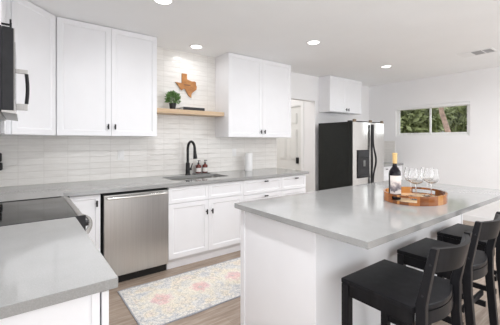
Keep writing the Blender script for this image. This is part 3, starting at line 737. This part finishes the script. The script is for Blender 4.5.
def fhandle(par, x, sgn, bow=0.04):
    n = 16; pts = []; rs = []
    for k in range(n+1):
        u = k/n; z = 0.62+u*(fz-0.06-0.62)
        b = math.exp(-((z-1.02)/0.19)**2)
        pts.append((x+sgn*0.024*b, fy0-0.012-bow*b, z)); rs.append(0.014+0.003*b)
    finish('handle', MB().tube(pts, 0.015, 12, rs), M['black'], par)
fhandle(fd, xs-0.02, 0.0, 0.008); fhandle(rd, xs+0.02, 1.0)
finish('top_grille', MB().box(f0+0.01, fy0+0.06, fz-0.024, f1-0.01, fy0+0.12, fz-0.005, 0.004), M['black'], t)
for xx in (f0+0.06, xs+0.0, f1-0.06): finish('hinge_cover', MB().box(xx, fy0+0.02, fz-0.029, xx+0.05, fy0+0.059, fz+0.018, 0.004), M['hinge'], t)

# ------------------------------------------------------------------ island
IX0, IX1, IY0, IY1 = 1.204, 3.45, 0.75, 1.79
t = thing('kitchen_island', 'white kitchen island base with plain panelled sides under the worktop', 'island', (2.27, 1.42, 0))
bx0_, bx1_, by0_, by1_ = 1.24, 3.29, 1.075, 1.765
finish('body', MB().box(bx0_+0.008, by0_+0.008, 0, bx1_-0.008, by1_-0.022, 0.878), M['cab'], t)
for (xa, ya, xb_, yb_) in ((bx0_, by0_, bx0_+0.022, by0_+0.022), (bx0_, by1_-0.045, bx0_+0.045, by1_-0.0), (bx1_-0.022, by0_, bx1_, by0_+0.022)):
    finish('corner_post', MB().box(xa, ya, 0, xb_, yb_, 0.878, 0.002), M['cab'], t)
for k in range(4):
    a = bx0_+0.05+k*0.497
    d = finish('door', MB().shaker(0.492, 0.575, 0.02, RAIL, Matrix.Translation((a+0.492, by1_, 0.117)) @ Matrix.Rotation(PI, 4, 'Z')), M['cab'], t)
    d2 = finish('drawer', MB().shaker(0.492, 0.17, 0.02, 0.045, Matrix.Translation((a+0.492, by1_, 0.697)) @ Matrix.Rotation(PI, 4, 'Z')), M['cab'], t)
    tpull('handle', d, (a+(0.46 if k % 2 == 0 else 0.03), by1_, 0.58), (0, 0, 1), (0, 1, 0)); tpull('handle', d2, (a+0.246, by1_, 0.79), (1, 0, 0), (0, 1, 0))
tag(finish('worktop', MB().box(IX0, IY0, 0.879, IX1, IY1, 0.914, 0.003), M['quartz'], origin=(2.32, 1.27, 0.879)), 'large glossy grey quartz worktop on the kitchen island carrying the wine tray', 'countertop', 'quartz worktops')

# tray, bottle, glasses
TC = Vector((2.35, 1.08, 0.9145)); TA = math.radians(8); ta, tb = 0.258, 0.206
t = thing('serving_tray', 'oval striped wooden serving tray on the island', 'tray', TC)
RT = Matrix.Translation(TC) @ Matrix.Rotation(TA, 4, 'Z')
mb = MB(); bm = mb.bm; n = 72
def tray_pt(k, off, z):
    a = 2*PI*k/n; p = RT @ Vector(((ta+off)*math.cos(a), (tb+off)*math.sin(a), z)); return bm.verts.new(p)
hz0, hz1, H1 = 0.019, 0.048, 0.062
def is_handle(k): return min((k-0) % n, (0-k) % n) < 5.5 or abs((k % n)-n/2) < 5.5
# wall built of vertical strips so the two handle slots are real openings
zl = [0.0, 0.016, hz0, hz1, H1]
inn = [[tray_pt(k, -0.014, z) for k in range(n)] for z in zl]; out = [[tray_pt(k, 0, z) for k in range(n)] for z in zl]
hs = lambda k: is_handle(k) and is_handle((k+1) % n)
for k in range(n):
    k2 = (k+1) % n
    for j in range(4):
        if j == 2 and hs(k): continue
        bm.faces.new((out[j][k], out[j][k2], out[j+1][k2], out[j+1][k])); bm.faces.new((inn[j][k2], inn[j][k], inn[j+1][k], inn[j+1][k2]))
    bm.faces.new((out[4][k], out[4][k2], inn[4][k2], inn[4][k])); bm.faces.new((out[0][k2], out[0][k], inn[0][k], inn[0][k2]))
    if hs(k):
        bm.faces.new((out[2][k], out[2][k2], inn[2][k2], inn[2][k])); bm.faces.new((out[3][k2], out[3][k], inn[3][k], inn[3][k2]))
        for q in (k, k2):
            other = (q-1) % n if q == k else q
            if not hs(other): bm.faces.new((out[2][q], out[3][q], inn[3][q], inn[2][q]))
finish('rim', mb, M['acacia'], t)
mb = MB(); bm = mb.bm
A = [tray_pt(k, -0.0145, 0.001) for k in range(n)]; Bq = [tray_pt(k, -0.0145, 0.013) for k in range(n)]
bm.faces.new(A[::-1]); bm.faces.new(Bq)
for k in range(n): bm.faces.new((A[k], A[(k+1) % n], Bq[(k+1) % n], Bq[k]))
finish('base', mb, M['traybase'], t)
TZ = 0.9145+0.0135
bx, by = 2.178, 1.14
t = thing('wine_bottle', 'dark wine bottle with gold capsule and pale label on the tray', 'bottle', (bx, by, TZ))
finish('glass', MB().lathe([(0, 0.004), (0.03, 0), (0.039, 0.003), (0.041, 0.01), (0.041, 0.185), (0.038, 0.205), (0.026, 0.225), (0.0165, 0.238), (0.0145, 0.255), (0.0145, 0.333), (0, 0.333)], (bx, by, TZ), 40), M['bottle'], t)
finish('capsule', MB().lathe([(0.0153, 0.262), (0.0158, 0.325), (0.0175, 0.326), (0.0175, 0.336), (0.015, 0.338), (0, 0.338)], (bx, by, TZ), 28), M['gold'], t)
lm = MB(); nn = 24; ac = math.atan2(-by, -bx)+0.35; a0, a1 = ac-1.2, ac+1.2
vsl = [[lm.bm.verts.new((bx+0.0416*math.cos(a0+(a1-a0)*k/nn), by+0.0416*math.sin(a0+(a1-a0)*k/nn), TZ+zz)) for k in range(nn+1)] for zz in (0.045, 0.175)]
for k in range(nn): lm.bm.faces.new((vsl[0][k], vsl[0][k+1], vsl[1][k+1], vsl[1][k]))
finish('label', lm, M['winelabel'], t)

def wineglass(x, y, label):
    t = thing('wine_glass', label, 'glass', (x, y, TZ), 'wine glasses on the tray')
    finish('foot', MB().lathe([(0, 0), (0.036, 0), (0.036, 0.0015), (0.02, 0.003), (0.005, 0.008), (0, 0.008)], (x, y, TZ), 32), M['glass'], t)
    finish('stem', MB().lathe([(0, 0.0082), (0.005, 0.0082), (0.0036, 0.02), (0.0036, 0.1), (0.007, 0.1117), (0, 0.1117)], (x, y, TZ), 20), M['glass'], t)
    o_ = [(0.006, 0.0978), (0.024, 0.102), (0.040, 0.114), (0.049, 0.135), (0.0505, 0.155), (0.047, 0.188), (0.042, 0.22)]
    i_ = [(0.0409, 0.22), (0.0459, 0.188), (0.0494, 0.155), (0.0479, 0.135), (0.039, 0.1155), (0.023, 0.1045), (0, 0.101)]
    o_ = [(r, 0.112+(q-0.0978)*0.885) for r, q in o_]; i_ = [(r, 0.112+(q-0.0978)*0.885) for r, q in i_]
    finish('bowl', MB().lathe([(0, 0.112)]+o_+i_, (x, y, TZ), 36), M['glass'], t)
    return t
g0 = wineglass(2.291, 1.043, 'clear stemmed wine glass nearest the bottle on the tray')
dup(g0, (2.40, 1.128, TZ), 'clear stemmed wine glass at the back of the tray, second from the bottle', 'wine glasses on the tray')
dup(g0, (2.416, 0.99, TZ), 'clear stemmed wine glass at the front of the tray, third from the bottle', 'wine glasses on the tray')
dup(g0, (2.516, 1.06, TZ), 'clear stemmed wine glass farthest right on the tray', 'wine glasses on the tray')

# ------------------------------------------------------------------ stools
def stool(loc, label):
    x, y, z = loc
    t = thing('bar_stool', label, 'stool', loc, 'black stools along the island')
    def P(mb, name, par=t): return finish(name, mb, M['stool'], par)
    W = 0.21; F = 0.18; Rr = -0.182; ZS = 0.64
    # seat: straight front, rounded back, dished top
    out = [(-W, F), (-W, Rr)] + [(-W+2*W*k/12, Rr-0.055*math.sin(PI*k/12)) for k in range(1, 12)] + [(W, Rr), (W, F)]
    mb = MB(); mb.prism([(x+a, y+b) for a, b in out], z+ZS-0.028, z+ZS, 'z', 0.006); P(mb, 'seat')
    # aprons
    mb = MB(); mb.box(x-W+0.042, y+F-0.03, z+ZS-0.085, x+W-0.042, y+F-0.01, z+ZS-0.0285)
    for s in (-1, 1): mb.box(x+s*(W-0.008), y-0.1795, z+ZS-0.085, x+s*(W-0.028), y+F-0.042, z+ZS-0.0285)
    arc = [(-W+0.04+(2*W-0.08)*k/12, Rr-0.005-0.05*math.sin(PI*(0.1+0.8*k/12))) for k in range(13)]; inn_ = [(a, b+0.02) for a, b in arc][::-1]
    mb.prism([(x+a, y+b) for a, b in arc+inn_], z+ZS-0.085, z+ZS-0.0285, 'z'); P(mb, 'apron')
    for s in (-1, 1):
        a, b = sorted((s*W, s*(W-0.041)))
        mb = MB(); mb.box(x+a, y+F-0.041, z, x+b, y+F, z+ZS-0.0285, 0.003); P(mb, 'leg')
        # rear leg running up into the back post
        a, b = sorted((s*(W-0.009), s*(W-0.041)))
        side = [(-0.27, 0), (-0.23, 0), (-0.188, 0.52), (-0.188, 0.66), (-0.248, 0.912), (-0.275, 0.912), (-0.230, 0.66), (-0.230, 0.52)]
        mb = MB(); mb.prism([(y+p, z+q) for p, q in side], x+a, x+b, 'x', 0.004); P(mb, 'leg')
        for q in (0.84, 0.70):
            yy = -0.205-(q-0.66)*0.22
            mb = MB(); mb.cyl((x+s*(W-0.0089), y+yy-0.004, z+q), (x+s*(W-0.0075), y+yy-0.004, z+q), 0.005, seg=10); finish('screw_cap', mb, M['blackplastic'], t)
    # curved back rail, leaning with the posts
    mb = MB(); bm = mb.bm; n = 16; rows = []
    for zq, ysh in ((0.797, -0.232), (0.905, -0.258)):
        rr = []
        for th_ in (0.0, 0.022):
            rr.append([bm.verts.new((x-W+0.042+(2*W-0.084)*k/n, y+ysh-0.05*math.sin(PI*k/n)-0.010+th_, z+zq)) for k in range(n+1)])
        rows.append(rr)
    lo, hi = rows
    for k in range(n):
        bm.faces.new((lo[0][k], lo[0][k+1], hi[0][k+1], hi[0][k])); bm.faces.new((lo[1][k+1], lo[1][k], hi[1][k], hi[1][k+1]))
        bm.faces.new((hi[0][k], hi[0][k+1], hi[1][k+1], hi[1][k])); bm.faces.new((lo[0][k+1], lo[0][k], lo[1][k], lo[1][k+1]))
    for k in (0, n): bm.faces.new((lo[0][k], lo[1][k], hi[1][k], hi[0][k]))
    P(mb, 'back_rail')
    for s in (-1, 1):
        mb = MB(); mb.box(x+s*(W-0.012), y-0.19, z+0.29, x+s*(W-0.03), y+F-0.042, z+0.325, 0.002); P(mb, 'stretcher')
    mb = MB(); mb.box(x-W+0.042, y+F-0.034, z+0.20, x+W-0.042, y+F-0.012, z+0.235, 0.002); P(mb, 'footrest')
    mb = MB(); mb.box(x-W+0.042, y-0.185, z+0.37, x+W-0.042, y-0.167, z+0.40, 0.002); P(mb, 'stretcher')
    return t
s0 = stool((1.547, 0.805, 0), 'black wooden bar stool nearest the camera at the end of the island')
dup(s0, (2.186, 0.84, 0), 'black wooden bar stool in the middle of the row of three')
dup(s0, (2.82, 0.85, 0), 'black wooden bar stool farthest from the camera, back cut off by the right edge')

# ------------------------------------------------------------------ rug
rx0, rx1, ry0_, ry1_ = 0.685, 2.565, 2.16, 2.888
mb = MB(); bm = mb.bm; nx, ny = 60, 24; g = []
for j in range(ny+1):
    g.append([bm.verts.new((rx0+(rx1-rx0)*i/nx, ry0_+(ry1_-ry0_)*j/ny + 0.004*math.sin(i*0.35), 0.008+0.0008*noise.noise(Vector((i*0.3, j*0.3, 0))))) for i in range(nx+1)])
for j in range(ny):
    for i in range(nx): bm.faces.new((g[j][i], g[j][i+1], g[j+1][i+1], g[j+1][i]))
edge = [g[0][i] for i in range(nx+1)]+[g[j][nx] for j in range(1, ny+1)]+[g[ny][i] for i in range(nx-1, -1, -1)]+[g[j][0] for j in range(ny-1, 0, -1)]
low = [bm.verts.new((v_.co.x, v_.co.y, 0.0005)) for v_ in edge]
for k in range(len(edge)): bm.faces.new((edge[k], low[k], low[(k+1) % len(edge)], edge[(k+1) % len(edge)]))
tag(finish('runner_rug', mb, M['rug'], origin=((rx0+rx1)/2, (ry0_+ry1_)/2, 0.0)), 'faded pink, cream and grey runner rug on the floor by the sink', 'rug')
